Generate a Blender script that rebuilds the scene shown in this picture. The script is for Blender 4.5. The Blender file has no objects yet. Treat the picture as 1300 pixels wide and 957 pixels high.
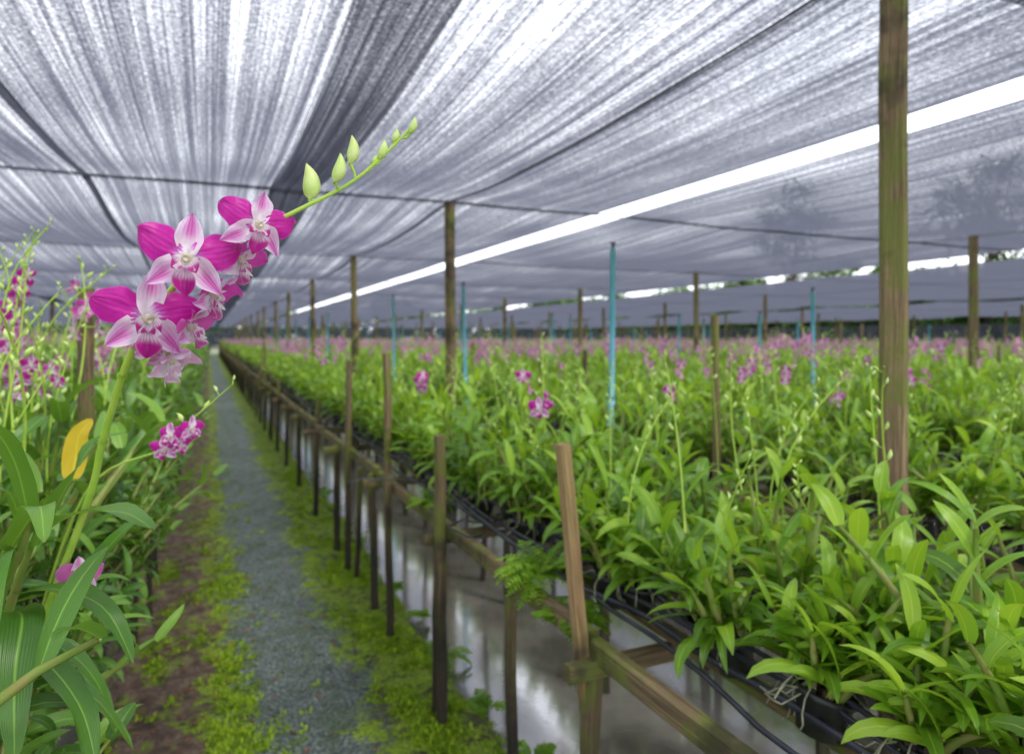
import bpy, math, random
import numpy as np
from mathutils import Vector, Matrix, noise, Euler
random.seed(11)
R = random.uniform
scene = bpy.context.scene
V = Vector

# ------------------------------------------------------------------ mesh builder
class MB:
    def __init__(s): s.v=[]; s.f=[]; s.c=[]; s.m=[]
    def vert(s,p,c=(1,1,1)):
        s.v.append((p[0],p[1],p[2])); s.c.append((c[0],c[1],c[2],1.0)); return len(s.v)-1
    def face(s,i,m=0): s.f.append(i); s.m.append(m)
    def build(s,name,mats,smooth=True,link=True,parent=None):
        me=bpy.data.meshes.new(name); me.from_pydata(s.v,[],s.f)
        for m in mats: me.materials.append(m)
        me.polygons.foreach_set("material_index",s.m)
        me.polygons.foreach_set("use_smooth",[smooth]*len(s.f))
        a=me.color_attributes.new("Col",'FLOAT_COLOR','POINT')
        a.data.foreach_set("color",np.array(s.c,dtype=np.float32).ravel())
        me.update()
        ob=bpy.data.objects.new(name,me)
        if link: scene.collection.objects.link(ob)
        if parent: ob.parent=parent
        return ob

def tube(mb,pts,rad,n=6,mat=0,col=(.5,.5,.5),cap=True):
    pts=[V(p) for p in pts]; k=len(pts)
    if not isinstance(rad,(list,tuple)): rad=[rad]*k
    ref=V((0.13,0.99,0.05))
    rings=[]
    for i,p in enumerate(pts):
        d=(pts[min(i+1,k-1)]-pts[max(i-1,0)]).normalized()
        if abs(d.dot(ref))>.95: ref=V((1,0.1,0))
        a=d.cross(ref).normalized(); b=a.cross(d).normalized()
        rings.append([mb.vert(p+(a*math.cos(2*math.pi*j/n)+b*math.sin(2*math.pi*j/n))*rad[i],col) for j in range(n)])
    for i in range(k-1):
        for j in range(n):
            mb.face((rings[i][j],rings[i][(j+1)%n],rings[i+1][(j+1)%n],rings[i+1][j]),mat)
    if cap:
        mb.face(tuple(rings[0]),mat); mb.face(tuple(rings[-1][::-1]),mat)

def beam(mb,p0,p1,w,h,mat=0,segs=4,jit=.003,up=None,tone=None,roll=0.0,taper=1.0):
    """rough-sawn timber: chamfered section, slight waviness; Col = tone, metres along, perimeter"""
    p0=V(p0);p1=V(p1); d=(p1-p0); Ln=d.length; d=d/Ln
    ref=V(up) if up else (V((0,1,0)) if abs(d.z)>.7 else V((0,0,1)))
    a=d.cross(ref).normalized(); b=a.cross(d).normalized()
    if roll:
        q=Matrix.Rotation(roll,3,d); a=q@a; b=q@b
    tone=R(0,1) if tone is None else tone
    c=.16*min(w,h)
    prof=[(-w/2+c,-h/2),(w/2-c,-h/2),(w/2,-h/2+c),(w/2,h/2-c),(w/2-c,h/2),(-w/2+c,h/2),(-w/2,h/2-c),(-w/2,-h/2+c),(-w/2+c,-h/2)]
    per=[0]
    for i in range(1,9):
        per.append(per[-1]+math.hypot(prof[i][0]-prof[i-1][0],prof[i][1]-prof[i-1][1]))
    rings=[]
    for s in range(segs+1):
        t=s/segs; o=a*R(-jit,jit)+b*R(-jit,jit); sc=1+(taper-1)*t+R(-.02,.02)
        ring=[mb.vert(p0+d*(Ln*t)+o+(a*x+b*y)*sc,(tone,Ln*t,per[i])) for i,(x,y) in enumerate(prof)]
        rings.append(ring)
    for s in range(segs):
        for i in range(8):
            mb.face((rings[s][i],rings[s][i+1],rings[s+1][i+1],rings[s+1][i]),mat)
    mb.face(tuple(rings[0][:8][::-1]),mat); mb.face(tuple(rings[-1][:8]),mat)

# ------------------------------------------------------------------ materials
def newmat(name):
    m=bpy.data.materials.new(name); m.use_nodes=True
    nt=m.node_tree; nt.nodes.clear()
    out=nt.nodes.new("ShaderNodeOutputMaterial")
    return m,nt,out
def N(nt,t,**kw):
    n=nt.nodes.new(t)
    for k,v in kw.items():
        if k in n.inputs.keys(): n.inputs[k].default_value=v
        else: setattr(n,k,v)
    return n
def L(nt,a,b): nt.links.new(a,b)
def math_(nt,op,a,b=None,clamp=False):
    n=nt.nodes.new("ShaderNodeMath"); n.operation=op; n.use_clamp=clamp
    for i,x in enumerate((a,b)):
        if x is None: continue
        if isinstance(x,(int,float)): n.inputs[i].default_value=x
        else: nt.links.new(x,n.inputs[i])
    return n.outputs[0]
def mixc(nt,f,a,b,blend='MIX'):
    n=nt.nodes.new("ShaderNodeMix"); n.data_type='RGBA'; n.blend_type=blend
    if isinstance(f,(int,float)): n.inputs[0].default_value=f
    else: nt.links.new(f,n.inputs[0])
    for i,x in ((6,a),(7,b)):
        if isinstance(x,tuple): n.inputs[i].default_value=(*x,1)
        else: nt.links.new(x,n.inputs[i])
    return n.outputs[2]
def ramp(nt,fac,stops):
    n=nt.nodes.new("ShaderNodeValToRGB"); e=n.color_ramp.elements
    while len(e)<len(stops): e.new(.5)
    for el,(p,c) in zip(e,stops):
        el.position=p; el.color=(c,c,c,1) if isinstance(c,(int,float)) else (*c,1)
    nt.links.new(fac,n.inputs[0]); return n.outputs[0]
def comb(nt,x,y,z):
    n=nt.nodes.new("ShaderNodeCombineXYZ")
    for i,a in enumerate((x,y,z)):
        if isinstance(a,(int,float)): n.inputs[i].default_value=a
        else: nt.links.new(a,n.inputs[i])
    return n.outputs[0]
def noise_(nt,vec,scale=5,detail=3,rough=.55,dist=0):
    n=nt.nodes.new("ShaderNodeTexNoise"); n.inputs['Scale'].default_value=scale
    n.inputs['Detail'].default_value=detail; n.inputs['Roughness'].default_value=rough
    n.inputs['Distortion'].default_value=dist
    if vec is not None: nt.links.new(vec,n.inputs['Vector'])
    return n.outputs[0]
def colattr(nt):
    a=N(nt,"ShaderNodeVertexColor"); a.layer_name="Col"
    s=N(nt,"ShaderNodeSeparateColor"); L(nt,a.outputs[0],s.inputs[0])
    return a.outputs[0],s.outputs[0],s.outputs[1],s.outputs[2]
def bump(nt,h,strength=.3,dist=.01):
    b=N(nt,"ShaderNodeBump"); b.inputs['Strength'].default_value=strength; b.inputs['Distance'].default_value=dist
    L(nt,h,b.inputs['Height']); return b.outputs[0]

def leaf_material(name,dark,mid,bright,trans,tmix=.33,rough=.36):
    m,nt,out=newmat(name)
    _,r,g,b=colattr(nt)
    oi=N(nt,"ShaderNodeObjectInfo")
    geo=N(nt,"ShaderNodeNewGeometry")
    nz=noise_(nt,geo.outputs['Position'],6,1)
    f=math_(nt,'ADD',math_(nt,'MULTIPLY',r,.7),math_(nt,'MULTIPLY',oi.outputs['Random'],.25))
    f=math_(nt,'ADD',f,math_(nt,'MULTIPLY',math_(nt,'SUBTRACT',nz,.5),.5),True)
    c=ramp(nt,f,[(0,dark),(.5,mid),(1,bright)])
    rib=ramp(nt,g,[(0,1.0),(.10,0.0)])
    c=mixc(nt,math_(nt,'MULTIPLY',rib,.45),c,tuple(min(1,x*1.7+.03) for x in bright))
    tip=ramp(nt,b,[(.93,0.0),(1,1.0)])
    c=mixc(nt,math_(nt,'MULTIPLY',tip,.35),c,(.22,.17,.05))
    p=N(nt,"ShaderNodeBsdfPrincipled",Roughness=rough)
    p.inputs['Specular IOR Level'].default_value=.5
    L(nt,c,p.inputs['Base Color'])
    veins=math_(nt,'SINE',math_(nt,'MULTIPLY',g,38.0))
    h=math_(nt,'ADD',math_(nt,'MULTIPLY',veins,.25),math_(nt,'MULTIPLY',ramp(nt,g,[(0,0.0),(.16,1.0)]),1.2))
    L(nt,bump(nt,h,.35,.002),p.inputs['Normal'])
    t=N(nt,"ShaderNodeBsdfTranslucent")
    L(nt,mixc(nt,.6,c,trans),t.inputs[0])
    mx=N(nt,"ShaderNodeMixShader"); mx.inputs[0].default_value=tmix
    L(nt,p.outputs[0],mx.inputs[1]); L(nt,t.outputs[0],mx.inputs[2]); L(nt,mx.outputs[0],out.inputs[0])
    return m
M_leaf=leaf_material("orchid_leaf",(.026,.105,.010),(.17,.37,.022),(.50,.72,.06),(.58,.85,.05),.32,.28)
M_leafL=leaf_material("orchid_leaf_mature",(.018,.072,.014),(.085,.22,.026),(.25,.46,.05),(.36,.62,.05),.27,.32)
M_leafY=leaf_material("yellow_leaf",(.6,.42,.02),(.75,.55,.03),(.8,.6,.05),(.8,.6,.05),.3,.4)
M_tree=leaf_material("tree_leaf",(.03,.07,.015),(.06,.14,.02),(.12,.24,.03),(.15,.3,.03),.25,.5)
M_moss=leaf_material("moss_leaf",(.06,.15,.006),(.26,.43,.010),(.50,.68,.022),(.5,.7,.03),.3,.6)

def simple(name,c,rough=.5,c2=None,scale=30,bmp=.2,spec=.5):
    m,nt,out=newmat(name)
    geo=N(nt,"ShaderNodeNewGeometry"); nz=noise_(nt,geo.outputs['Position'],scale,2)
    p=N(nt,"ShaderNodeBsdfPrincipled",Roughness=rough); p.inputs['Specular IOR Level'].default_value=spec
    L(nt,mixc(nt,ramp(nt,nz,[(.35,0.0),(.65,1.0)]),c,c2 or tuple(x*.6 for x in c)),p.inputs['Base Color'])
    L(nt,bump(nt,nz,bmp,.004),p.inputs['Normal'])
    L(nt,p.outputs[0],out.inputs[0]); return m
M_cane=simple("orchid_cane",(.20,.33,.05),.45,(.28,.28,.08),25)
M_root=simple("aerial_root",(.38,.36,.28),.8,(.22,.24,.14),60)
M_stem=simple("flower_stem",(.38,.62,.07),.4,(.48,.66,.10),30,.1)
M_bud=simple("flower_bud",(.50,.70,.16),.4,(.66,.78,.30),45,.1)
M_pot=simple("black_pot",(.018,.018,.02),.45,(.03,.03,.03))
M_husk=simple("coconut_husk",(.09,.05,.028),.9,(.03,.02,.012),60,.8)
M_hose=simple("black_hose",(.02,.022,.035),.38,(.045,.045,.065),12,.1)
M_wire=simple("steel_wire",(.05,.05,.055),.5)
M_pipe=simple("blue_pvc",(.16,.50,.70),.4,(.24,.62,.78),7,.05)
M_dry=simple("dry_leaf",(.26,.10,.045),.8,(.13,.05,.025),30,.3)
M_bark=simple("tree_bark",(.12,.09,.06),.9,(.06,.045,.03),6,.8)

# petals : colour carried by the flower mesh
m,nt,out=newmat("orchid_petal"); M_petal=m
ca,r_,g_,b_=colattr(nt)
p=N(nt,"ShaderNodeBsdfPrincipled",Roughness=.36); p.inputs['Specular IOR Level'].default_value=.35
geo=N(nt,"ShaderNodeNewGeometry"); nz=noise_(nt,geo.outputs['Position'],420,2); nz2=noise_(nt,geo.outputs['Position'],90,3)
c=mixc(nt,math_(nt,'MULTIPLY',nz,.05),ca,(1,.8,1))
c=mixc(nt,ramp(nt,nz2,[(.3,.15),(.55,0.0)]),c,(.40,.0,.26),'MULTIPLY')
L(nt,c,p.inputs['Base Color'])
L(nt,bump(nt,math_(nt,'ADD',nz,math_(nt,'MULTIPLY',nz2,2.0)),.25,.0015),p.inputs['Normal'])
t=N(nt,"ShaderNodeBsdfTranslucent"); L(nt,c,t.inputs[0])
mx=N(nt,"ShaderNodeMixShader"); mx.inputs[0].default_value=.34
L(nt,p.outputs[0],mx.inputs[1]); L(nt,t.outputs[0],mx.inputs[2]); L(nt,mx.outputs[0],out.inputs[0])

def wood_material(name,ca_,cb_,cd_,algae=.5,wet=0.0):
    m,nt,out=newmat(name)
    _,r,g,b=colattr(nt); geo=N(nt,"ShaderNodeNewGeometry")
    v=comb(nt,math_(nt,'MULTIPLY',g,2.2),math_(nt,'MULTIPLY',b,60.0),math_(nt,'MULTIPLY',r,37.0))
    gr=noise_(nt,v,1.6,6,.65,.6)
    v2=comb(nt,math_(nt,'MULTIPLY',g,6.),math_(nt,'MULTIPLY',b,230.0),math_(nt,'MULTIPLY',r,11.0))
    gr2=noise_(nt,v2,1.0,4,.6)
    c=ramp(nt,gr,[(.28,cd_),(.5,cb_),(.72,ca_)])
    c=mixc(nt,ramp(nt,gr2,[(.3,.75),(.5,0.0)]),c,cd_)
    c=mixc(nt,math_(nt,'MULTIPLY',r,.35),c,cd_)
    al=noise_(nt,geo.outputs['Position'],4.5,5,.7)
    am=math_(nt,'MULTIPLY',ramp(nt,al,[(.47,0.0),(.58,1.0)]),algae)
    c=mixc(nt,am,c,(.17,.21,.03))
    st=noise_(nt,geo.outputs['Position'],2.3,4,.7)
    c=mixc(nt,ramp(nt,st,[(.52,0.0),(.62,.75)]),c,(.03,.022,.016))
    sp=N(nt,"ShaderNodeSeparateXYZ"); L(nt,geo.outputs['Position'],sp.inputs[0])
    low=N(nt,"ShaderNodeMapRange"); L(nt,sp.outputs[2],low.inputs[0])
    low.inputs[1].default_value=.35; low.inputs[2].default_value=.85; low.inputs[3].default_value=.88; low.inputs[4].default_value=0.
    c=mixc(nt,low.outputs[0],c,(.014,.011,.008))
    p=N(nt,"ShaderNodeBsdfPrincipled",Roughness=.8)
    L(nt,c,p.inputs['Base Color'])
    h=math_(nt,'ADD',gr,math_(nt,'MULTIPLY',gr2,.6))
    L(nt,bump(nt,h,.8,.008),p.inputs['Normal']); L(nt,p.outputs[0],out.inputs[0]); return m
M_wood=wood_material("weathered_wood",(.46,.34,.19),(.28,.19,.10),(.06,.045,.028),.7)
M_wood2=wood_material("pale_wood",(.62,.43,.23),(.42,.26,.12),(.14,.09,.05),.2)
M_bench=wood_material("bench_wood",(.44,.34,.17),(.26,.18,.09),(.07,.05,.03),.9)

# ------------------------------------------------------------------ shade net
def net_material():
    m,nt,out=newmat("shade_net")
    _,r,g,b=colattr(nt); geo=N(nt,"ShaderNodeNewGeometry")
    sp=N(nt,"ShaderNodeSeparateXYZ"); L(nt,geo.outputs['Position'],sp.inputs[0])
    x,y=sp.outputs[0],sp.outputs[1]
    s1=noise_(nt,comb(nt,math_(nt,'MULTIPLY',x,17.),math_(nt,'MULTIPLY',y,.10),g),1,2,.6)
    s2=noise_(nt,comb(nt,math_(nt,'MULTIPLY',x,70.),math_(nt,'MULTIPLY',y,.30),g),1,2,.6)
    s3=noise_(nt,comb(nt,math_(nt,'MULTIPLY',x,.9),math_(nt,'MULTIPLY',y,.7),g),1,1,.6)
    s4=noise_(nt,comb(nt,math_(nt,'MULTIPLY',x,70.),math_(nt,'MULTIPLY',y,55.),g),1,1,.7)
    def c0(s,k): return math_(nt,'MULTIPLY',math_(nt,'SUBTRACT',s,.5),k)
    cov=math_(nt,'ADD',r,c0(s1,.8)); cov=math_(nt,'ADD',cov,c0(s2,1.1)); cov=math_(nt,'ADD',cov,c0(s3,.45))
    cov=math_(nt,'ADD',cov,c0(s4,.9))
    cov=math_(nt,'MINIMUM',math_(nt,'MAXIMUM',cov,.10),.97)
    dt=N(nt,"ShaderNodeVectorMath",operation='DOT_PRODUCT'); L(nt,geo.outputs['Normal'],dt.inputs[0]); L(nt,geo.outputs['Incoming'],dt.inputs[1])
    cs=math_(nt,'MAXIMUM',math_(nt,'ABSOLUTE',dt.outputs['Value']),.05)
    ex=math_(nt,'POWER',math_(nt,'DIVIDE',1.0,cs),.62)
    T=math_(nt,'POWER',math_(nt,'SUBTRACT',1.0,cov),ex)
    d=N(nt,"ShaderNodeBsdfDiffuse"); d.inputs[0].default_value=(.035,.037,.052,1)
    tl=N(nt,"ShaderNodeBsdfTranslucent"); tl.inputs[0].default_value=(.042,.045,.062,1)
    a=N(nt,"ShaderNodeAddShader"); L(nt,d.outputs[0],a.inputs[0]); L(nt,tl.outputs[0],a.inputs[1])
    tr=N(nt,"ShaderNodeBsdfTransparent")
    mx=N(nt,"ShaderNodeMixShader"); L(nt,T,mx.inputs[0]); L(nt,a.outputs[0],mx.inputs[1]); L(nt,tr.outputs[0],mx.inputs[2])
    L(nt,mx.outputs[0],out.inputs[0]); return m
M_net=net_material()
NETZ=2.95
POSTX=[-11.1,-4.5,2.12,8.75,15.4,22.0,28.6,35.2]
PY0=1.59; PDY=4.75
def net_z(x,y):
    fx=((x-2.12)/6.63)%1.0; fy=((y-PY0)/PDY)%1.0
    # edge cables hold the net straight along the open gaps
    k=(1-math.exp(-((x-4.06)/.9)**2))*(1-math.exp(-((x-11.75)/1.3)**2))
    cr=.03*abs(math.sin(x*1.9))**.5*math.sin(math.pi*fy)
    return NETZ+k*(-.05*math.sin(math.pi*fx)**.8*(.4+.6*math.sin(math.pi*fy)) -.07*math.sin(math.pi*fy)**.7-cr)+.015*noise.noise(V((x*1.1,y*.9,0)))*(k+.2)
def net_panel(x0,x1,y0,y1,cover,dz=0,dx=.35,dy=.4,seed=0):
    mb=MB(); nx=max(1,int((x1-x0)/dx)); ny=max(1,int((y1-y0)/dy))
    for j in range(ny+1):
        for i in range(nx+1):
            x=x0+(x1-x0)*i/nx; y=y0+(y1-y0)*j/ny
            e=.03*noise.noise(V((y*.5,seed*3.1,0))) if i in(0,nx) else 0
            mb.vert((x+e,y,net_z(x,y)+dz),(cover,seed*1.7,0))
    for j in range(ny):
        for i in range(nx):
            a=j*(nx+1)+i; mb.face((a,a+1,a+nx+2,a+nx+1))
    return mb
net=bpy.data.objects.new("shade_net_roof",None); scene.collection.objects.link(net)
for nm,a in (("panel_a",(-14,.50,-3,78,.60,0)),("panel_b",(.50,3.84,-3,78,.67,.004)),("panel_c",(4.20,11.2,-3,78,.70,.0)),
             ("panel_d",(12.3,22.6,-3,78,.72,.0)),("panel_e",(23.6,40,-3,78,.72,.0))):
    net_panel(*a,seed=len(nm)+ord(nm[-1])).build(nm,[M_net],parent=net)
net_panel(.49,.87,-3,78,.66,-.02,.1,.4,7).build("overlap_band",[M_net],parent=net)
net_panel(-.93,-.87,-3,78,.85,-.02,.06,.4,9).build("seam",[M_net],parent=net)
net_panel(2.10,2.15,-3,78,.70,-.02,.07,.4,3).build("seam",[M_net],parent=net)
net_panel(-4.9,-4.4,-3,78,.6,-.02,.2,.4,4).build("overlap_band_far",[M_net],parent=net)
mb=MB()
for x in POSTX:
    tube(mb,[(x,-3+k*1.19,net_z(x,-3+k*1.19)-.02) for k in range(68)],.004,5,0)
for k in range(-1,17):
    y=PY0+k*PDY
    tube(mb,[(-14+i*.9,y,net_z(-14+i*.9,y)-.02) for i in range(61)],.005,5,0)
mb.build("support_wires",[M_wire],parent=net)
for k in range(-1,16):   # sewn cross hems where two lengths of net overlap
    y=PY0+k*PDY
    net_panel(-14,3.84,y-.05,y+.07,.62,-.012,.5,.12,k).build("hem",[M_net],parent=net)
    net_panel(4.20,11.2,y-.05,y+.07,.62,-.012,.5,.12,k).build("hem",[M_net],parent=net)
# hanging side nets at the far edges
mb=MB()
def wall_net(p0,p1,z0,z1,cov):
    n=80
    for j in range(3):
        for i in range(n+1):
            t=i/n; x=p0[0]+(p1[0]-p0[0])*t; y=p0[1]+(p1[1]-p0[1])*t
            o=.12*math.sin(i*1.3)
            mb.vert((x+o,y+o,z0+(z1-z0)*j/2+.12*noise.noise(V((i*.4,j,3)))),(cov,j,0))
    base=len(mb.v)-3*(n+1)
    for j in range(2):
        for i in range(n):
            a=base+j*(n+1)+i; mb.face((a,a+1,a+n+2,a+n+1))
wall_net((40,-3),(40,78),.5,2.45,.58); wall_net((-14,78),(40,78),.5,2.7,.65); wall_net((-14,4),(-14,78),.5,2.9,.7)
mb.build("side_net",[M_net])

# ------------------------------------------------------------------ ground, water, path
m,nt,out=newmat("ground_soil"); geo=N(nt,"ShaderNodeNewGeometry")
n1=noise_(nt,geo.outputs['Position'],.6,6,.6)
p=N(nt,"ShaderNodeBsdfPrincipled",Roughness=.95)
L(nt,ramp(nt,n1,[(.35,(.07,.05,.03)),(.6,(.06,.10,.025))]),p.inputs['Base Color']); L(nt,p.outputs[0],out.inputs[0])
mb=MB(); S=900
for a in ((-S,-S),(S,-S),(S,S),(-S,S)): mb.vert((a[0],a[1],-.35))
mb.face((0,1,2,3)); mb.build("ground",[m])
m,nt,out=newmat("ditch_water"); geo=N(nt,"ShaderNodeNewGeometry")
p=N(nt,"ShaderNodeBsdfPrincipled",Roughness=.15)
n1=noise_(nt,geo.outputs['Position'],3,3); n2=noise_(nt,geo.outputs['Position'],1.7,4,.6)
L(nt,ramp(nt,n2,[(.4,(.10,.095,.08)),(.65,(.22,.21,.19))]),p.inputs['Base Color'])
L(nt,bump(nt,n1,.06,.02),p.inputs['Normal'])
g=N(nt,"ShaderNodeBsdfGlossy"); g.inputs['Roughness'].default_value=.09; L(nt,bump(nt,n1,.06,.02),g.inputs['Normal'])
g.inputs[0].default_value=(.95,.95,1,1)
fr=N(nt,"ShaderNodeFresnel",IOR=2.1)
mx=N(nt,"ShaderNodeMixShader"); L(nt,math_(nt,'ADD',fr.outputs[0],.06,True),mx.inputs[0]); L(nt,p.outputs[0],mx.inputs[1]); L(nt,g.outputs[0],mx.inputs[2]); L(nt,mx.outputs[0],out.inputs[0])
mb=MB()
for a in ((-14,-3),(41,-3),(41,80),(-14,80)): mb.vert((a[0],a[1],-.10))
mb.face((0,1,2,3)); mb.build("ditch_water",[m])

m,nt,out=newmat("garden_path"); geo=N(nt,"ShaderNodeNewGeometry"); pos=geo.outputs['Position']
sp=N(nt,"ShaderNodeSeparateXYZ"); L(nt,pos,sp.inputs[0])
wob=noise_(nt,pos,2.0,5,.7); fine=noise_(nt,pos,14,5,.75); grit=noise_(nt,pos,70,4,.8); mid=noise_(nt,pos,5,5,.7)
xx=math_(nt,'ADD',sp.outputs[0],math_(nt,'MULTIPLY',math_(nt,'SUBTRACT',wob,.5),.75))
xx=math_(nt,'ADD',xx,math_(nt,'MULTIPLY',math_(nt,'SUBTRACT',fine,.5),.45))
soil=ramp(nt,fine,[(.3,(.05,.032,.022)),(.5,(.18,.12,.085)),(.7,(.40,.29,.22))])
cloth=ramp(nt,grit,[(.32,(.018,.032,.032)),(.46,(.085,.125,.12)),(.57,(.23,.28,.265)),(.68,(.60,.64,.60))])
cloth=mixc(nt,ramp(nt,mid,[(.48,0.0),(.62,.6)]),cloth,(.07,.12,.035))
cloth=mixc(nt,ramp(nt,fine,[(.34,.75),(.44,0.0)]),cloth,(.025,.025,.02))
moss=ramp(nt,grit,[(.3,(.04,.08,.006)),(.48,(.22,.36,.012)),(.66,(.50,.66,.03))])
moss=mixc(nt,ramp(nt,fine,[(.40,.92),(.48,0.0)]),moss,(.04,.030,.018))
moss=mixc(nt,ramp(nt,mid,[(.38,.9),(.46,0.0)]),moss,(.07,.062,.036))
c=mixc(nt,ramp(nt,mid,[(.52,0.0),(.6,.8)]),soil,moss)
fx=math_(nt,'ADD',math_(nt,'MULTIPLY',xx,.5),.5)
c=mixc(nt,ramp(nt,fx,[(.485,0.0),(.515,1.0)]),c,moss)
c=mixc(nt,ramp(nt,fx,[(.545,0.0),(.58,1.0)]),c,cloth)
c=mixc(nt,ramp(nt,fx,[(.79,0.0),(.83,1.0)]),c,moss)
p=N(nt,"ShaderNodeBsdfPrincipled",Roughness=.7)
h=math_(nt,'ADD',fine,math_(nt,'MULTIPLY',grit,.5))
L(nt,c,p.inputs['Base Color']); L(nt,bump(nt,h,1.0,.04),p.inputs['Normal']); L(nt,p.outputs[0],out.inputs[0])
M_path=m
def path_z(x,y):
    e=noise.noise(V((y*.7,1.5,0)))*.07+noise.noise(V((y*3,4.5,0)))*.04
    z=.03*noise.noise(V((x*3,y*2,0)))+.02*noise.noise(V((x*12,y*11,5)))
    a=max(0,(x-(1.04+e))/.14); b=max(0,(-.42-e-x)/.14)
    return z-.16*min(1.6,a)-.16*min(1.6,b)
mb=MB(); nx=60; ys=[]; y=-1.5; 
while y<76: ys.append(y); y+=.035 if y<6 else (.12 if y<15 else .5)
for y in ys:
    for i in range(nx+1):
        x=-.75+2.05*i/nx; mb.vert((x,y,path_z(x,y)))
for j in range(len(ys)-1):
    for i in range(nx):
        a=j*(nx+1)+i; mb.face((a,a+1,a+nx+2,a+nx+1))
mb.build("garden_path",[M_path])

# ------------------------------------------------------------------ scatter via geometry nodes
def scatter(name,pts,rots,scls,idxs,protos):
    coll=bpy.data.collections.new(name+"_kinds")
    for o in protos: coll.objects.link(o)
    me=bpy.data.meshes.new(name); me.from_pydata(pts,[],[])
    a=me.attributes.new("rot",'FLOAT_VECTOR','POINT'); a.data.foreach_set("vector",np.array(rots,dtype=np.float32).ravel())
    a=me.attributes.new("scl",'FLOAT','POINT'); a.data.foreach_set("value",np.array(scls,dtype=np.float32))
    a=me.attributes.new("idx",'INT','POINT'); a.data.foreach_set("value",np.array(idxs,dtype=np.int32))
    ob=bpy.data.objects.new(name,me); scene.collection.objects.link(ob)
    ng=bpy.data.node_groups.new(name,'GeometryNodeTree')
    ng.interface.new_socket("Geometry",in_out='INPUT',socket_type='NodeSocketGeometry')
    ng.interface.new_socket("Geometry",in_out='OUTPUT',socket_type='NodeSocketGeometry')
    gi=ng.nodes.new("NodeGroupInput"); go=ng.nodes.new("NodeGroupOutput")
    ip=ng.nodes.new("GeometryNodeInstanceOnPoints"); ci=ng.nodes.new("GeometryNodeCollectionInfo")
    ci.inputs['Collection'].default_value=coll; ci.inputs['Separate Children'].default_value=True; ci.inputs['Reset Children'].default_value=True
    def na(n,t):
        k=ng.nodes.new("GeometryNodeInputNamedAttribute"); k.data_type=t; k.inputs['Name'].default_value=n
        return [o for o in k.outputs if o.enabled and o.name=='Attribute'][0]
    er=ng.nodes.new("FunctionNodeEulerToRotation")
    ng.links.new(gi.outputs[0],ip.inputs['Points']); ng.links.new(ci.outputs[0],ip.inputs['Instance'])
    ip.inputs['Pick Instance'].default_value=True
    ng.links.new(na("idx",'INT'),ip.inputs['Instance Index'])
    ng.links.new(na("rot",'FLOAT_VECTOR'),er.inputs[0]); ng.links.new(er.outputs[0],ip.inputs['Rotation'])
    ng.links.new(na("scl",'FLOAT'),ip.inputs['Scale'])
    ng.links.new(ip.outputs[0],go.inputs[0])
    md=ob.modifiers.new("scatter",'NODES'); md.node_group=ng
    return ob

# ------------------------------------------------------------------ plant parts
def prof(t): return max(0.0,math.sin(math.pi*min(1,(t*.93+.07))**.78))**.62
def leaf(mb,base,az,pitch0,Ln,W,droop,twist=0,shade=.5,mat=0,nseg=7,na=2,fold=.35,azd=0):
    p=V(base); rows=[]
    for i in range(nseg+1):
        t=i/nseg; pit=pitch0-droop*t**1.4; a=az+azd*t
        d=V((math.cos(a)*math.cos(pit),math.sin(a)*math.cos(pit),math.sin(pit)))
        side=V((-math.sin(a),math.cos(a),0)); side=Matrix.Rotation(twist*t,3,d)@side
        nr=d.cross(side).normalized()*-1
        if nr.z<0 and abs(twist)<.8 and pit<1.5 and pit>-1.5: nr=-nr
        w=W*.5*prof(t) if i<nseg else W*.02
        row=[]
        for k in range(-na,na+1):
            u=k/na
            row.append(mb.vert(p+side*(w*u)+nr*(w*fold*(abs(u)**1.3)*(1-.5*t)),(shade,abs(u),t)))
        rows.append(row)
        p=p+d*(Ln/nseg)
    for i in range(nseg):
        for k in range(2*na):
            mb.face((rows[i][k],rows[i][k+1],rows[i+1][k+1],rows[i+1][k]),mat)
def leafpts(mb,pts,W,shade=.5,mat=0,na=3,fold=.3,up=(0,0,1),n=14):
    pts=[V(p) for p in pts]
    def cr(t):
        k=len(pts)-1; s=t*k; i=min(k-1,int(s)); f=s-i
        p0=pts[max(i-1,0)];p1=pts[i];p2=pts[i+1];p3=pts[min(i+2,k)]
        return .5*((2*p1)+(p2-p0)*f+(2*p0-5*p1+4*p2-p3)*f*f+(3*p1-p0-3*p2+p3)*f**3)
    rows=[]
    for i in range(n+1):
        t=i/n; p=cr(t); d=(cr(min(1,t+.02))-cr(max(0,t-.02))).normalized()
        side=d.cross(V(up)).normalized(); nr=side.cross(d).normalized()
        w=W*.5*prof(t) if i<n else W*.02
        wv=.0022*math.sin(i*1.1+W*500)
        rows.append([mb.vert(p+side*(w*k/na)+nr*(w*fold*abs(k/na)**1.3*(1-.4*t)+(wv if abs(k)==na else 0)),(shade,abs(k/na),t)) for k in range(-na,na+1)])
    for i in range(n):
        for k in range(2*na): mb.face((rows[i][k],rows[i][k+1],rows[i+1][k+1],rows[i+1][k]),mat)

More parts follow.
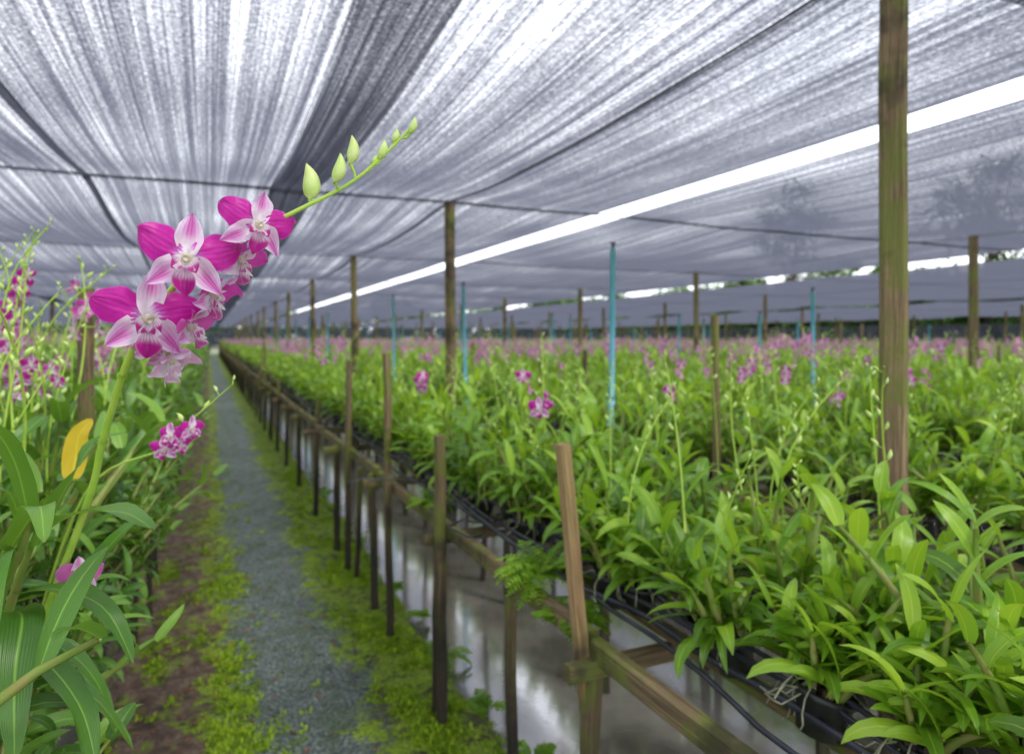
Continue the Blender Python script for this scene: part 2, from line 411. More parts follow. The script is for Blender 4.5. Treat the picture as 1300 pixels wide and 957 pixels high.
MAG=V((.66,.003,.40)); MAGD=V((.46,.0,.29)); WHT=V((.94,.89,.96)); PINK=V((.72,.24,.76)); LIP=V((.48,.002,.26))
def lerp(a,b,t): t=max(0,min(1,t)); return a*(1-t)+b*t
def sm(t,a,b): t=max(0,min(1,(t-a)/(b-a))); return t*t*(3-2*t)
def pcol(kind,t,u,pale):
    vein=.5+.5*math.cos(u*22+t*2)
    if kind=='petal':
        c=lerp(WHT,PINK,sm(t,.06,.20)); c=lerp(c,MAG,sm(t+.10*abs(u)+.10*vein,.20,.40)); c=lerp(c,MAGD,.35*vein*sm(t,.35,.7)*(1-abs(u)))
        c=lerp(c,PINK,.45*sm(abs(u),.9,1)); c=lerp(c,WHT,.2*sm(t,.95,1))
    elif kind=='sepal':
        c=lerp(WHT,PINK,sm(t,.2,.7)*(.35+.45*vein)); c=lerp(c,MAG,.9*sm(1-abs(u),.30,.9)*sm(t,.25,.6)*(.65+.35*vein)); c=lerp(c,WHT,.75*sm(abs(u),.6,1)*(1-sm(t,.9,1)))
    elif kind=='lip':
        c=lerp(V((.80,.84,.42)),WHT,sm(t,.05,.3)); c=lerp(c,LIP,sm(t,.46,.66)); c=lerp(c,MAG,.5*sm(t,.85,1))
        c=lerp(c,MAGD,.6*vein*sm(t,.25,.5)); c=lerp(c,WHT,.3*sm(abs(u),.85,1))
    else: c=V((.85,.85,.60))
    return lerp(c,WHT,pale)
def flower(mb,O,nrm,up,size,mat,nt_=4,nu=2,pale=0,close=0,rnd=.0,phi0=0):
    n=V(nrm).normalized(); u_=V(up); r_=u_.cross(n).normalized(); u_=n.cross(r_).normalized(); O=V(O)
    def petal(phi,Ln,W,kind,lift,curl,cup,pk,tw=0):
        phi+=phi0; phi=math.radians(phi+R(-5,5)*rnd); al=r_*math.cos(phi)+u_*math.sin(phi); ac=-r_*math.sin(phi)+u_*math.cos(phi)
        rows=[]; Ln*=R(.94,1.05); bend=R(-.10,.10)
        ph1=R(0,6); ruf=.09 if kind=='petal' else .11
        for i in range(nt_+1):
            t=i/nt_
            if pk=='round': w=max(.02,(math.sin(math.pi*min(1,t**1.25*.93+.07)))**.62)
            elif pk=='lip': w=max(.04,.55*math.sin(math.pi*min(1,t*1.35))**2 if t<.4 else .62*math.sin(math.pi*(t-.4)/.6*.86+.42)**.8)
            else: w=max(.02,(math.sin(math.pi*min(1,t**.88*.93+.07)))**.75)
            w*=1+.03*math.sin(t*17+ph1)
            row=[]
            for k in range(-nu,nu+1):
                u=k/nu
                tt=t*(1-close*.25)
                z=Ln*(lift*t+curl*t*t+close*.9*t)+W*w*cup*u*u + W*ruf*math.sin(ph1+t*9+u*2)*abs(u) + tw*u*W*t
                z+=W*.02*math.cos(u*22)*(1-abs(u))-.03*W*math.exp(-(u*6)**2)
                pos=O+(al*(Ln*tt*(1-.35*close))+ac*(W*.5*w*u+bend*Ln*t*t)+n*z)*size
                row.append(mb.vert(pos,pcol(kind,t,u,pale)))
            rows.append(row)
        for i in range(nt_):
            for k in range(2*nu): mb.face((rows[i][k],rows[i][k+1],rows[i+1][k+1],rows[i+1][k]),mat)
    petal(90,.50,.27,'sepal',.05,-.12,.22,'pt',.12)
    petal(-42,.49,.27,'sepal',.05,-.26,.2,'pt',-.1); petal(-138,.49,.27,'sepal',.05,-.26,.2,'pt',.1)
    petal(20,.53,.39,'petal',.20,-.26,-.16,'round',.12); petal(160,.53,.39,'petal',.20,-.26,-.16,'round',-.12)
    petal(-90,.40,.38,'lip',.75,-.60,.60,'lip')
    if nt_>5:   # upright side lobes of the lip
        petal(-55,.20,.16,'lip',1.1,-.4,.3,'pt'); petal(-125,.20,.16,'lip',1.1,-.4,.3,'pt')
    c0=O+n*.01*size; c1=O+(n*.14-u_*.03)*size
    tube(mb,[c0,(c0+c1)/2,c1],[.045*size,.055*size,.03*size],8 if nt_>5 else 4,mat,(.88,.86,.66))

def bud(mb,p,d,ln,w,mat,n=8,ns=7,col=(.5,.5,.5)):
    p=V(p); d=V(d).normalized(); side=d.cross(V((0,-1,.2))).normalized()
    pts=[];rad=[]
    for i in range(ns+1):
        t=i/ns; pts.append(p+d*(ln*t)+side*(ln*.10*math.sin(t*3.1)))
        rad.append(max(.0006,w*.5*(math.sin(math.pi*min(1,t**.75*.95+.05))**.8)*(1.0 if t>.0 else .5)))
    tube(mb,pts,rad,n,mat,col)

MATS=[M_leaf,M_cane,M_petal,M_pot,M_husk,M_root,M_stem,M_bud]
def pot(mb):
    n=12
    prof_=[(.045,-.075),(.058,0.0),(.064,.002),(.064,.014),(.056,.014),(.054,.004)]
    rg=[[mb.vert((r*math.cos(2*math.pi*j/n),r*math.sin(2*math.pi*j/n),z),(.5,.5,.5)) for j in range(n)] for r,z in prof_]
    for i in range(len(prof_)-1):
        for j in range(n): mb.face((rg[i][j],rg[i][(j+1)%n],rg[i+1][(j+1)%n],rg[i+1][j]),3)
    mb.face(tuple(rg[0][::-1]),3)
    for k in range(14):
        a=R(0,6.28); r=R(0,.04); s=R(.012,.022)
        beam(mb,(r*math.cos(a)-s,r*math.sin(a),R(-.01,.012)),(r*math.cos(a)+s,r*math.sin(a)+R(-.01,.01),R(0,.02)),s,s,4,1,0,tone=.5)
def plant(name,leafmat,tall=1.0,ncane=6,na=2,nseg=7,lean=.55):
    mb=MB(); pot(mb)
    for c in range(ncane):
        az=R(0,6.28); ln=R(.12,.42)*tall; le=R(.06,lean); b=V((.035*math.cos(az),.035*math.sin(az),.0))
        pts=[];k=6
        for i in range(k+1):
            t=i/k; a=le*(.5+.9*t)
            pts.append(b+V((math.cos(az)*math.sin(a)*ln*t,math.sin(az)*math.sin(a)*ln*t,math.cos(a)*ln*t)))
        tube(mb,pts,[.005,.008,.009,.009,.008,.006,.004],6,1)
        nl=random.randint(5,8); pl=R(0,6.28); young=R(0,1)
        for j in range(nl):
            t=.18+.82*j/(nl-1); s=t*k; i=min(k-1,int(s)); p=pts[i].lerp(pts[i+1],s-i)
            a=pl+(j%2)*math.pi+R(-.45,.45)
            top=(j>=nl-2)
            leaf(mb,p,a,R(.8,1.3) if top else R(.3,1.1),R(.11,.20)*(.85 if top else 1),R(.027,.043),R(.8,2.0) if not top else R(.4,1.5),R(-.9,.9),
                 min(1,max(0,.22+.45*young+R(-.25,.25)+(.24 if top else 0))),0,nseg,na,R(.2,.5),R(-.6,.6))
    for j in range(8):
        a=R(0,6.28); leaf(mb,(.03*math.cos(a),.03*math.sin(a),R(.03,.16)),a,R(.1,.9),R(.11,.19),R(.024,.038),R(.8,1.9),R(-.4,.4),R(.0,.6),0,nseg,na)
    for j in range(7):
        a=R(0,6.28); p=V((.04*math.cos(a),.04*math.sin(a),.02)); pts=[p]
        for q in range(5):
            p=p+V((math.cos(a)*.018,math.sin(a)*.018,R(-.03,.012))); a+=R(-.5,.5); pts.append(p)
        tube(mb,pts,.0022,4,5)
    ms=list(MATS); ms[0]=leafmat
    return mb.build(name,ms,link=False)
def spike(name,nf,nb,h,lean,fs=.066,det=(4,2)):
    mb=MB(); az=R(0,6.28); pts=[];k=9
    for i in range(k+1):
        t=i/k; a=lean*t**1.3
        pts.append(V((math.cos(az)*math.sin(a)*h*t,math.sin(az)*math.sin(a)*h*t,h*t*math.cos(a*.7))))
    tube(mb,pts,[.0036-.0020*i/k for i in range(k+1)],5,6)
    tot=nf+nb
    for j in range(tot):
        t=.52+.48*(j+.6)/tot; s=t*k; i=min(k-1,int(s)); p=pts[i].lerp(pts[i+1],s-i)
        a=j*2.4+R(-.4,.4); o=V((math.cos(a),math.sin(a),.25))
        if j<nf:
            q=p+o*.022; tube(mb,[p,q],.0013,4,6)
            flower(mb,q,V((math.cos(a),math.sin(a),R(-.3,.1))),(0,0,1),fs*R(.85,1.1),2,det[0],det[1],R(0,.12),R(0,.3),1)
        else:
            f=1-(j-nf)/max(1,nb)*.6; q=p+V((o.x,o.y,.9)).normalized()*.012; tube(mb,[p,q],.001,4,6)
            bud(mb,q,V((o.x*.6,o.y*.6,1)),.024*f,.011*f,7,6,5)
    return mb.build(name,MATS,link=False)

protos=[plant("orchid_plant_%d"%i,M_leaf,R(.7,1.2),random.randint(5,8)) for i in range(9)]
protosL=[plant("mature_orchid_plant_%d"%i,M_leafL,R(1.0,1.35),random.randint(6,8)) for i in range(6)]
spk=[spike("spike_a%d"%i,0,random.randint(5,8),R(.36,.55),R(.1,.6)) for i in range(4)]
spk+=[spike("spike_b%d"%i,random.randint(4,7),random.randint(2,5),R(.38,.52),R(.2,.6)) for i in range(4)]

# benches ------------------------------------------------------------
BW=.78; PITCH=1.45
beds=[.92+PITCH*i for i in range(27)]
bedsL=[-.30-BW-PITCH*i for i in range(8)]
ZB=.84
def inview(x,y): return y> x/2.7-1.2 and x>-1.6-.55*max(y,0)
pts=[];rots=[];scls=[];idx=[]; sp_=[];sr=[];ss=[];si=[]
for b,x0 in enumerate(beds):
    far=b>8
    y=.25
    while y<74:
        dy=.165 if y<14 else (.22 if y<30 else .32)
        for o in (.20,.40,.62):
            x=x0+o+R(-.05,.05); yy=y+R(-.06,.06)
            if not inview(x,yy) : continue
            if far and R(0,1)<.25: continue
            pts.append((x,yy,ZB+.065)); rots.append((R(-.22,.22),R(-.22,.22),R(0,6.28))); scls.append(R(.72,1.08)*(1+.2*noise.noise(V((x*.9,yy*.9,0))))); idx.append(random.randrange(9))
            q=R(0,1)
            if q<.36:
                dist=math.hypot(x,yy); pb=.12 if dist<3.5 else (.42 if dist<9 else .75)
                pb*=max(.25,1+1.3*noise.noise(V((x*.4,yy*.25,7))))
                bl=R(0,1)<pb
                sp_.append((x+R(-.05,.05),yy+R(-.05,.05),ZB+(R(.22,.36) if bl else R(.10,.30)))); sr.append((R(-.2,.2),R(-.2,.2),R(0,6.28))); ss.append(R(.8,1.2))
                si.append(random.randrange(4,8) if bl else random.randrange(4))
        y+=dy
scatter("orchid_plants",pts,rots,scls,idx,protos)
pts=[];rots=[];scls=[];idx=[]
for b,x0 in enumerate(bedsL):
    y=1.12
    while y<70:
        for o in ((-.01,.12,.32,.56) if b==0 else (.10,.32,.56)):
            x=x0+BW-o+R(-.04,.04); yy=y+R(-.05,.05)
            if not inview(x-.5,yy): continue
            if o<0:      # plants hanging over the aisle edge of the bench
                if R(0,1)<.3: continue
                pts.append((x-.02,yy,ZB+R(-.10,.03))); rots.append((R(-.3,.3),R(.2,.6),0)); scls.append(R(.6,.82)); idx.append(random.randrange(6)); continue
            pts.append((x,yy,ZB+.065)); rots.append((R(-.2,.2),R(-.2,.2),R(0,6.28))); scls.append(R(.85,1.15)); idx.append(random.randrange(6))
            q=R(0,1)
            if q<.62 and yy>1.7:
                sp_.append((x,yy,ZB+R(.22,.52))); sr.append((R(-.2,.2),R(-.2,.2),R(0,6.28))); ss.append(R(.95,1.3))
                si.append(random.randrange(4) if R(0,1)<.72 else random.randrange(4,8))
        y+=.19 if y<12 else .3
scatter("mature_orchid_plants",pts,rots,scls,idx,protosL)
scatter("orchid_flower_spikes",sp_,sr,ss,si,spk)

def bench(x0,left=False,detail=True,ymax=74,front=False):
    mb=MB(); xs=(x0,x0+BW)
    y=-.9; 
    segy=[]
    while y<ymax: segy.append(y); y+=1.22
    zr=ZB-.035
    for x in xs:
        for i in range(0,len(segy)-1,2):
            ya=segy[i]; yb=segy[min(i+2,len(segy)-1)]
            dz=R(-.02,.02)
            beam(mb,(x+R(-.015,.015),ya+.02,zr+dz),(x+R(-.015,.015),yb-.02,zr+R(-.02,.02)),.035,.06,0,5 if detail else 2,.004,tone=R(.5,1) if left else R(0,.8))
    for s in (.2,.40,.60):
        beam(mb,(x0+s,segy[0],ZB-.022),(x0+s,segy[-1],ZB-.022),.05,.018,0,30,.004)
    for y in segy:
        yy=y+R(-.06,.06)
        beam(mb,(x0-.09-R(0,.05),yy,ZB-.075-R(0,.02)),(x0+BW+(.03 if left else .07),yy+R(-.02,.02),ZB-.075-R(0,.02)),.04,.045,0,3,.003)
        for x in xs:
            near_edge=(x==xs[0] and not left) or (x==xs[1] and left)
            edge=(x0-.03 if x==x0 else x0+BW+.03)
            if left and near_edge: edge-=.07
            top=ZB-R(.03,.09)
            if near_edge and y>6.2 and R(0,1)<.4: top=R(1.0,1.55)
            if not near_edge and R(0,1)<.25: top=R(.95,1.2)
            beam(mb,(edge+R(-.02,.02),yy+.045,-.3),(edge+R(-.03,.03),yy+.045+R(-.04,.04),top),R(.034,.048),R(.034,.048),0,6,.004,roll=R(0,1.5))
            if R(0,1)<.4:
                beam(mb,(edge+.02+R(-.02,.02),yy+R(.3,.8),-.3),(edge+R(0,.03),yy+R(.3,.8),ZB-.07),.03,.035,0,4,.004)
    return mb.build("wooden_plant_bench",[M_bench],smooth=False)
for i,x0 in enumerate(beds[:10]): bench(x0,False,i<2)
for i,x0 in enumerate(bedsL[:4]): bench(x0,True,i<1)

def post_obj(name,p0,p1,w,mat,roll=0,segs=8,jit=.004,taper=1,tone=None):
    mb=MB(); beam(mb,p0,p1,w,w,0,segs,jit,roll=roll,taper=taper,tone=tone); return mb.build(name,[mat],smooth=False)
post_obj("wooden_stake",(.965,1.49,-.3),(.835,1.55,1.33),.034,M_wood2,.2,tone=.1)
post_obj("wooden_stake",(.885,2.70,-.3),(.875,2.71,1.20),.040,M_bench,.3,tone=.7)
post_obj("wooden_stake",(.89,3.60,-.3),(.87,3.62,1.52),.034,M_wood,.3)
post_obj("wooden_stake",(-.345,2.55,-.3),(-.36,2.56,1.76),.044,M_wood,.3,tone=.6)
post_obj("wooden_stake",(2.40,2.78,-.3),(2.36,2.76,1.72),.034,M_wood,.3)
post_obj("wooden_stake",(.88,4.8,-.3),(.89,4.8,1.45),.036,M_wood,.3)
for rx in POSTX:
    for k in range(-1,14):
        y=PY0+k*PDY+(0 if rx<5 else R(-.3,.3)) + (-.6 if rx==8.75 else 0)
        if not inview(rx-1.,y): continue
        w=.086 if rx==2.12 else .1
        x=rx+R(-.04,.04) if k>0 else rx
        lean=R(-.03,.03) if k>0 else .0
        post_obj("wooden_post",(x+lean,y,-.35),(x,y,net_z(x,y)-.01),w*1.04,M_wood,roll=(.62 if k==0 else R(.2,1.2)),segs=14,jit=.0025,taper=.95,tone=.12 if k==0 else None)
        if y>9 and R(0,1)<.5: post_obj("wooden_post",(x+.5,y+2.2,-.35),(x+.5+R(-.06,.06),y+2.2,R(1.8,2.4)),.06,M_wood)
def riser(x,y,h,r=.018):
    mb=MB(); l=R(-.05,.045)
    tube(mb,[(x+l,y,.86),(x+l*.4,y,1.3),(x,y,h)],r,10,0)
    tube(mb,[(x+l*.55,y,1.20),(x+l*.45,y,1.25)],r*1.25,10,0)
    tube(mb,[(x,y,h-.005),(x,y,h+.03)],.010,8,1); tube(mb,[(x-.02,y,h+.035),(x+.02,y,h+.035)],.006,6,1)
    mb.build("blue_sprinkler_pipe",[M_pipe,M_hose])
for k in range(10): riser(2.26+R(-.02,.02),3.56+2.75*k,2.12+R(-.05,.05))
for k in range(5): riser(5.0+R(-.1,.1),5.0+4.6*k+R(-.5,.5),1.98+R(-.08,.08))
for k in range(9): riser(7.45+R(-.2,.3),4.0+3.2*k+R(-.6,.6),2.04+R(-.12,.10),.022)
for k in range(10): riser(13.2+R(-.3,.3),6+3.4*k+R(-.8,.8),2.05+R(-.12,.1),.024)
for k in range(8): riser(19+R(-.3,.3),9+4.4*k+R(-.8,.8),2.1+R(-.12,.1),.026)

mb=MB()
for h in range(6):
    pts_=[];y=-.8; ph=R(0,6)
    while y<30:
        x=.985+.035*h+.035*math.sin(y*2.1+ph)+.03*noise.noise(V((y*3,h*5,0)))
        z=ZB+.03+.010*h+.028*noise.noise(V((y*2.5,h*9,2)))
        pts_.append((x,y,z)); y+=.09
    tube(mb,pts_,R(.005,.009),6,0)
for k in range(40):
    y=R(.6,7); x=R(.95,1.3); p=V((x,y,ZB+R(.02,.06))); a=R(0,6.28); pts_=[p]
    for q in range(9):
        a+=R(-.7,.7); p=p+V((math.cos(a)*.045,math.sin(a)*.045,R(-.018,.018))); p.z=max(ZB+.01,p.z); pts_.append(p)
    tube(mb,pts_,.0045,5,0)
mb.build("irrigation_hoses",[M_hose])
mb=MB()
for h in range(2):
    tube(mb,[(-.38-.04*h+.03*math.sin(k*.3+h),-.5+k*.15,ZB+.03+.02*noise.noise(V((k*.4,h,0)))) for k in range(180)],.007,6,0)
mb.build("irrigation_hoses",[M_hose])

def fern(name,loc,n=13,Ls=.16):
    mb=MB()
    for f in range(n):
        az=R(0,6.28); p=V(loc); pit=R(.4,1.2); k=14; dr=R(1.0,2.0); pts_=[]
        for i in range(k+1):
            t=i/k; q=pit-dr*t; d=V((math.cos(az)*math.cos(q),math.sin(az)*math.cos(q),math.sin(q)))
            pts_.append(p.copy()); 
            if i>1:
                for s in (-1,1):
                    leaf(mb,p,az+s*1.25,q*.4+R(-.2,.2),.045*math.sin(math.pi*(t*.85+.15))+.008,.012,.4,0,R(.3,.7),0,2,1,.1)
            p=p+d*(Ls/k)
        tube(mb,pts_,.0009,4,0,(.2,1,0))
    mb.build(name,[M_leaf])
fern("fern",(.96,1.93,.85),26,.17); fern("fern",(.95,1.72,.78),12,.13); fern("fern",(.95,3.1,.82),14,.14)
for q in range(14):   # small ferns rooted on the ditch bank
    yy=1.2+q*.55+R(-.2,.2); fern("fern",(1.12+R(-.03,.05),yy,-.06),7,R(.08,.16))

def tuft(name,s):
    mb=MB()
    for k in range(16):
        a=R(0,6.28); r=R(0,s); leaf(mb,(r*math.cos(a),r*math.sin(a),0),R(0,6.28),R(.1,1.3),R(.008,.022),R(.007,.013),R(.3,1),0,R(0,1),0,2,1,.1)
    return mb.build(name,[M_moss],link=False)
tp=[tuft("tuft_%d"%i,.03) for i in range(4)]
pts=[];rots=[];scls=[];idx=[]
for k in range(19000):
    y=abs(random.gauss(0,1))*4.5+1.0
    q=R(0,1)
    x=random.gauss(.90,.12) if q<.58 else (random.gauss(.08,.12) if q<.84 else random.gauss(-.30,.10))
    if x>1.14 or x<-.5: continue
    if noise.noise(V((x*4,y*2.2,3)))+.6*noise.noise(V((x*11,y*9,3)))<.06+ (.1 if q>.6 else 0): continue
    pts.append((x,y,path_z(x,y)-.002)); rots.append((0,0,R(0,6.28))); scls.append(R(.4,1.35)); idx.append(random.randrange(4))
scatter("moss",pts,rots,scls,idx,tp)
def dl(name):
    mb=MB(); leaf(mb,(0,0,.004),0,R(.0,.3),R(.03,.07),R(.012,.02),R(0,.6),R(-1,1),.5,0,4,1,.3); return mb.build(name,[M_dry],link=False)
dp=[dl("dry_%d"%i) for i in range(4)]
pts=[];rots=[];scls=[];idx=[]
for k in range(800):
    x=R(-.42,.95) if R(0,1)<.6 else R(-.42,.1); y=abs(random.gauss(0,1))*5+.8
    pts.append((x,y,path_z(x,y)+.006)); rots.append((R(-.2,.2),R(-.2,.2),R(0,6.28))); scls.append(R(.3,.85)); idx.append(random.randrange(4))
scatter("fallen_leaves",pts,rots,scls,idx,dp)

# ------------------------------------------------------------------ hero orchid
HM=[M_leafL,M_cane,M_petal,M_pot,M_husk,M_root,M_stem,M_bud,M_leafY]
hero=MB()
def crv(P,n):
    P=[V(p) for p in P]; o=[]
    for s in range(n+1):
        k=len(P)-1; q=s/n*k; i=min(k-1,int(q)); f=q-i
        p0=P[max(i-1,0)];p1=P[i];p2=P[i+1];p3=P[min(i+2,k)]
        o.append(.5*((2*p1)+(p2-p0)*f+(2*p0-5*p1+4*p2-p3)*f*f+(3*p1-p0-3*p2+p3)*f**3))
    return o
stem=crv([(-.34,1.36,.90),(-.25,1.25,1.12),(-.155,1.108,1.37),(-.125,1.018,1.468),(-.082,.890,1.582),(-.039,.838,1.652),(.020,.801,1.702),(.086,.772,1.738),(.150,.754,1.777),(.208,.739,1.837)],60)
tube(hero,stem,[.0062-.0049*(i/60) for i in range(61)],10,6)
for i in (14,20,25,30):
    tube(hero,[stem[i]-(stem[i+1]-stem[i])*.15,stem[i],stem[i]+(stem[i+1]-stem[i])*.2],[.0042,.0062,.0044],8,6)
def near(p): return min(stem,key=lambda q:(q-V(p)).length)
def hflower(c,nrm,up,size,**kw):
    c=V(c); n=V(nrm).normalized(); back=c-n*.012
    s=near(back-V((0,0,.01))); mid=(s+back)/2-V((0,0,.006))
    tube(hero,crv([s,mid,back-n*.004,c],8),[.0013]*7+[.0022,.004],6,6)
    flower(hero,c,nrm,up,size,2,22,11,**kw)
hflower((-.059,.812,1.623),(.22,-1,-.10),(.10,0,1),.104)
hflower((-.020,.772,1.683),(-.05,-1,.05),(.12,0,1),.098)
hflower((.047,.765,1.720),(.25,-1,.10),(.08,0,1),.082,phi0=-6)
hflower((.030,.798,1.688),(.65,-.55,-.55),(.3,0,1),.076,close=.35,pale=.05)
hflower((.002,.812,1.652),(.75,-.5,-.65),(.2,0,1),.080,close=.4,pale=.05)
hflower((-.022,.830,1.616),(.8,-.5,-.35),(0,0,1),.078,close=.5,pale=.1)
hflower((-.040,.842,1.582),(.45,-.55,-.9),(0,0,1),.082,close=.55,pale=.5)
hflower((-.055,.852,1.600),(.1,-.75,-.9),(0,0,1),.074,close=.6,pale=.25)
for c,d,ln,w in (((.1005,.7706,1.752),(-.1,0,1),.039,.019),((.142,.7585,1.793),(.05,0,1),.031,.013),((.124,.753,1.770),(.2,0,1),.032,.014),
                 ((.172,.748,1.799),(.25,0,1),.022,.0105),((.187,.745,1.819),(.25,0,1),.015,.008),((.204,.739,1.829),(.3,0,1),.019,.0085),((.165,.752,1.794),(.5,0,.8),.014,.007)):
    s=near(V(c)-V((0,0,.012))); tube(hero,crv([s,(s+V(c))/2+V((.002,0,-.002)),V(c)],5),[.0013,.0013,.0013,.0014,.0018,.0026],6,6)
    bud(hero,c,d,ln,w,7,12,12)
for b,tip in (((-.34,1.36,.86),(-.22,1.14,1.36)),((-.36,1.30,.86),(-.27,1.12,1.27)),((-.31,1.40,.86),(-.24,1.22,1.30))):
    tube(hero,crv([b,(V(b)+V(tip))/2+V((-.03,.02,.02)),tip],10),[.006,.008,.009,.009,.009,.008,.008,.007,.006,.005,.004],8,1)
LV=[([(-.215,1.14,1.33),(-.16,1.07,1.366),(-.10,1.0,1.378),(-.062,.955,1.362)],.048,.5),
    ([(-.235,1.13,1.25),(-.18,1.05,1.275),(-.12,.99,1.262),(-.085,.96,1.20)],.040,.35),
    ([(-.255,1.16,1.30),(-.30,1.08,1.36),(-.30,.99,1.37),(-.27,.92,1.33)],.042,.5),
    ([(-.25,1.15,1.22),(-.22,1.06,1.24),(-.215,1.0,1.19),(-.21,.975,1.10)],.050,.25),
    ([(-.27,1.13,1.18),(-.20,1.05,1.19),(-.15,1.02,1.13),(-.13,1.0,1.06)],.044,.3),
    ([(-.28,1.2,1.16),(-.22,1.13,1.17),(-.17,1.10,1.12),(-.15,1.08,1.03)],.042,.5),
    ([(-.24,1.2,1.33),(-.25,1.17,1.42),(-.27,1.13,1.48),(-.31,1.09,1.50)],.036,.6),
    ([(-.23,1.18,1.30),(-.18,1.15,1.40),(-.15,1.16,1.45),(-.11,1.17,1.46)],.034,.6),
    ([(-.26,1.18,1.30),(-.22,1.12,1.36),(-.20,1.06,1.38),(-.185,1.00,1.35)],.040,.7),
    ([(-.28,1.20,1.24),(-.26,1.12,1.31),(-.25,1.05,1.30),(-.235,.99,1.24)],.040,.55),
    ([(-.28,1.22,1.08),(-.22,1.16,1.12),(-.15,1.13,1.09),(-.10,1.12,1.01)],.038,.55),
    ([(-.30,1.26,1.10),(-.22,1.22,1.14),(-.16,1.20,1.09),(-.13,1.19,1.0)],.040,.4)]
for P,w,s in LV: leafpts(hero,P,w,s,0,4,.28)
leafpts(hero,[(-.235,1.50,1.34),(-.228,1.50,1.38),(-.222,1.495,1.42),(-.20,1.49,1.45)],.042,.5,8,3,.3,(0,-1,.2))
hero.build("orchid_plant",HM)
def infl(P,flowers,buds,fs=.055,r=.0026):
    mb=MB(); st=crv(P,24); tube(mb,st,[r*(1-.6*i/24) for i in range(25)],6,6)
    for i,nrm,pale,cl in flowers:
        p=st[i]; n=V(nrm).normalized(); q=p+n*.018+V((0,0,-.004)); tube(mb,[p,q],.0012,5,6)
        flower(mb,q,n,(0,0,1),fs*R(.9,1.1),2,8,4,pale,cl,1)
    for j in range(buds):
        p=st[24-j*2]; a=R(0,6.28); d=V((math.cos(a)*.7,math.sin(a)*.4,.8)); q=p+d.normalized()*.010; tube(mb,[p,q],.001,4,6)
        bud(mb,q,d,.010+.003*j,.005+.0014*j,7,8,7)
    mb.build("orchid_flower_spike",HM)
infl([(-.34,1.66,.95),(-.22,1.55,1.30),(-.082,1.459,1.39),(-.041,1.441,1.435),(.041,1.404,1.513)],[(13,(-.3,-1,-.1),0,.1),(15,(.5,-1,-.5),0,.35),(16,(-.6,-1,.2),0,.3),(18,(.6,-1,0),0,.2)],4,.056)
infl([(-.30,1.30,.95),(-.22,1.2,1.16),(-.175,1.175,1.262)],[(23,(.3,-1,.1),.15,.35)],0,.075)
infl([(-.60,2.42,.95),(-.56,2.36,1.4),(-.49,2.30,1.73),(-.44,2.28,1.88)],[(k,(R(-1,1),-1,R(-.4,.2)),0,R(0,.3)) for k in (12,13,14,15,16,17,18)],3,.06)
infl([(-.55,2.40,.95),(-.50,2.32,1.3),(-.46,2.28,1.52),(-.42,2.26,1.60)],[(k,(R(-1,1),-1,R(-.4,.2)),0,R(0,.3)) for k in (13,15,17)],3,.06)
# tall budding spikes in the left bed
for x,y,h,dx in ((-.52,2.0,1.80,.05),(-.48,2.15,1.90,.10),(-.44,1.95,1.72,.12),(-.55,2.5,1.92,-.05),(-.42,2.3,1.80,.16),(-.50,1.85,1.62,.02),(-.62,2.7,1.95,.1),(-.46,2.9,1.85,.12),(-.40,1.75,1.55,.1),(-.43,2.05,1.78,.02),(-.36,2.2,1.70,.06),(-.47,1.8,1.74,.06)):
    infl([(x-.03,y,.95),(x-.04,y,1.3),(x,y,h-.18),(x+dx,y-.03,h)],[(15,(-.3,-1,-.3),0,.3)] if R(0,1)<.2 else [],8,.05,.0042)
infl([(1.14,2.10,.9),(1.10,2.05,1.2),(.98,1.97,1.36),(.96,1.96,1.42)],[(18,(-.45,-1,0),0,0),(21,(.9,-.6,.2),0,.4)],2,.085)
infl([(1.30,2.72,.9),(1.26,2.66,1.2),(1.22,2.63,1.43),(1.22,2.63,1.48)],[(17,(-.5,-1,0),0,.1),(14,(.9,-.6,.2),0,.3)],2,.07)
infl([(1.14,3.40,.9),(1.06,3.36,1.2),(.975,3.29,1.38),(.95,3.27,1.44)],[(17,(-.5,-1,0),0,.1),(19,(.2,-1,.2),0,.2),(15,(-.9,-.6,-.2),0,.2)],2,.075)
infl([(1.74,2.34,.9),(1.73,2.32,1.2),(1.72,2.3,1.38),(1.73,2.3,1.46)],[(17,(-.5,-1,0),0,.2),(15,(.3,-1,.1),.1,.4)],3,.06)
for x,y,h in ((1.62,1.28,1.52),(1.45,1.55,1.44),(1.9,1.9,1.55),(1.5,2.1,1.50),(1.3,1.22,1.30),(2.6,1.9,1.6),(2.5,1.4,1.55),(2.2,2.6,1.55),(1.7,3.0,1.5)):
    infl([(x+.04,y,.9),(x+.03,y,1.15),(x,y,h-.08),(x-.03,y-.02,h)],[],6,.05,.0036)

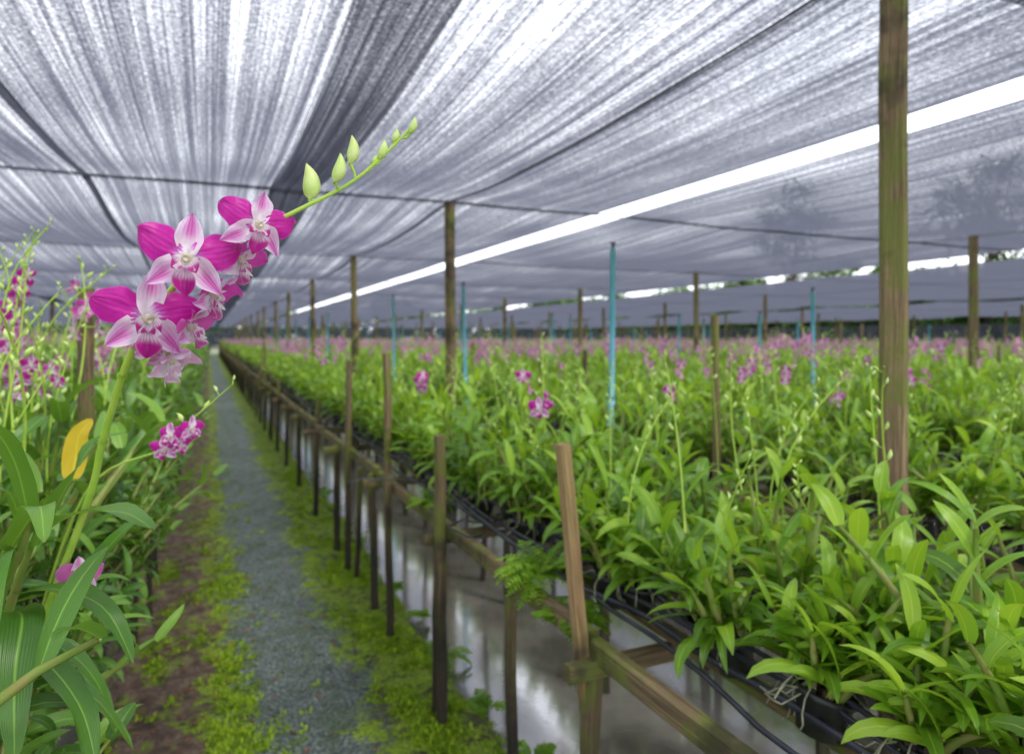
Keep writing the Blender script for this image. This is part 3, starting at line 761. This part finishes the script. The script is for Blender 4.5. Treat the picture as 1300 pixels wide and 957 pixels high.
# ------------------------------------------------------------------ trees
def tree(name,H,W,link=False):
    mb=MB(); th=H*.45
    tr=crv([(0,0,0),(R(-.2,.2),R(-.2,.2),th*.5),(R(-.4,.4),R(-.4,.4),th),(R(-.4,.4),R(-.4,.4),H*.8)],10)
    tube(mb,tr,[H*.028*(1-.08*i) for i in range(11)],8,0)
    cl=[]
    for k in range(52):
        a=R(0,6.28); q=R(.0,1)**.5; zz=R(.22,1.0); rr=W*q*math.sin(math.pi*min(1,(zz-.1)/.95))**.6*R(.7,1.1)
        c=V((rr*math.cos(a),rr*math.sin(a),H*zz)); cl.append(c)
        if k%3==0:
            b=tr[4+k%5]; tube(mb,crv([b,(b+c)/2+V((0,0,-.3)),c],5),[H*.009,H*.007,H*.006,H*.004,H*.003,.02],5,0)
    for c in cl:
        s=R(.6,1.3)*H*.08; sh=R(0,1)
        for k in range(60):
            d=V((random.gauss(0,1),random.gauss(0,1),random.gauss(0,.7))).normalized()*s*R(.4,1.15)
            leaf(mb,c+d,R(0,6.28),R(-.8,.8),R(.3,.6),R(.18,.32),R(0,.8),0,max(0,min(1,sh*.6+.2*(d.z/s)+R(0,.3))),1,2,1,.2)
    return mb.build(name,[M_bark,M_tree],link=link)
tps=[tree("tree_kind_%d"%i,h,w) for i,(h,w) in enumerate(((8,3.6),(9,3.2),(7,4.0)))]
pts=[];rots=[];scls=[];idx=[]
y=-12
while y<110:
    for off in (0,4,8):
        pts.append((48+off+R(-2,2),y+R(-1,1),-.3)); rots.append((0,0,R(0,6.28))); scls.append(R(.7,1.0)); idx.append(random.randrange(3))
    y+=2.8
x=-60
while x<50:
    for off in (0,4):
        pts.append((x,88+off+R(-2,2),-.3)); rots.append((0,0,R(0,6.28))); scls.append(R(.6,.85)); idx.append(random.randrange(3))
    x+=3
scatter("tree_line",pts,rots,scls,idx,tps)
for x,y,h,w in ((47.5,28.7,14,4.6),(49,46.5,15.5,4.2),(48,23,12.5,4.2)):
    t=tree("broadleaf_tree",h,w,True); t.location=(x,y,-.3)

# ------------------------------------------------------------------ light
w=bpy.data.worlds.new("World"); scene.world=w; w.use_nodes=True; nt=w.node_tree; nt.nodes.clear()
sky=nt.nodes.new("ShaderNodeTexSky"); sky.sky_type='NISHITA'; sky.sun_disc=False
el=math.radians(58); az=math.radians(150)
sky.sun_elevation=el; sky.sun_rotation=az; sky.dust_density=4; sky.air_density=1.2
tc=nt.nodes.new("ShaderNodeTexCoord")
cn=noise_(nt,tc.outputs['Generated'],2.2,6,.6)
cl=mixc(nt,ramp(nt,cn,[(.35,0.0),(.65,1.0)]),(17,17.6,19.2),(22.5,23,24.0))
c=mixc(nt,.85,sky.outputs[0],cl)
bg=nt.nodes.new("ShaderNodeBackground"); bg.inputs[1].default_value=.15
nt.links.new(c,bg.inputs[0]); o=nt.nodes.new("ShaderNodeOutputWorld"); nt.links.new(bg.outputs[0],o.inputs[0])
sl=bpy.data.lights.new("sun",'SUN'); sl.energy=5.0; sl.angle=math.radians(8); sl.color=(1,.95,.86)
so=bpy.data.objects.new("sun",sl); scene.collection.objects.link(so)
dirv=V((math.sin(az)*math.cos(el),math.cos(az)*math.cos(el),math.sin(el)))
so.rotation_euler=dirv.to_track_quat('Z','Y').to_euler()

# ------------------------------------------------------------------ camera
cd=bpy.data.cameras.new("camera"); co=bpy.data.objects.new("camera",cd); scene.collection.objects.link(co)
co.location=(0,0,1.6); co.rotation_euler=(math.radians(90),0,-math.radians(23.94))
cd.lens=24; cd.sensor_width=36; cd.shift_y=-.0373; cd.clip_start=.02; cd.clip_end=3000
cd.dof.use_dof=True; cd.dof.focus_distance=.78; cd.dof.aperture_fstop=4.5
scene.camera=co
scene.view_settings.view_transform='Standard'; scene.view_settings.look='None'; scene.view_settings.exposure=0
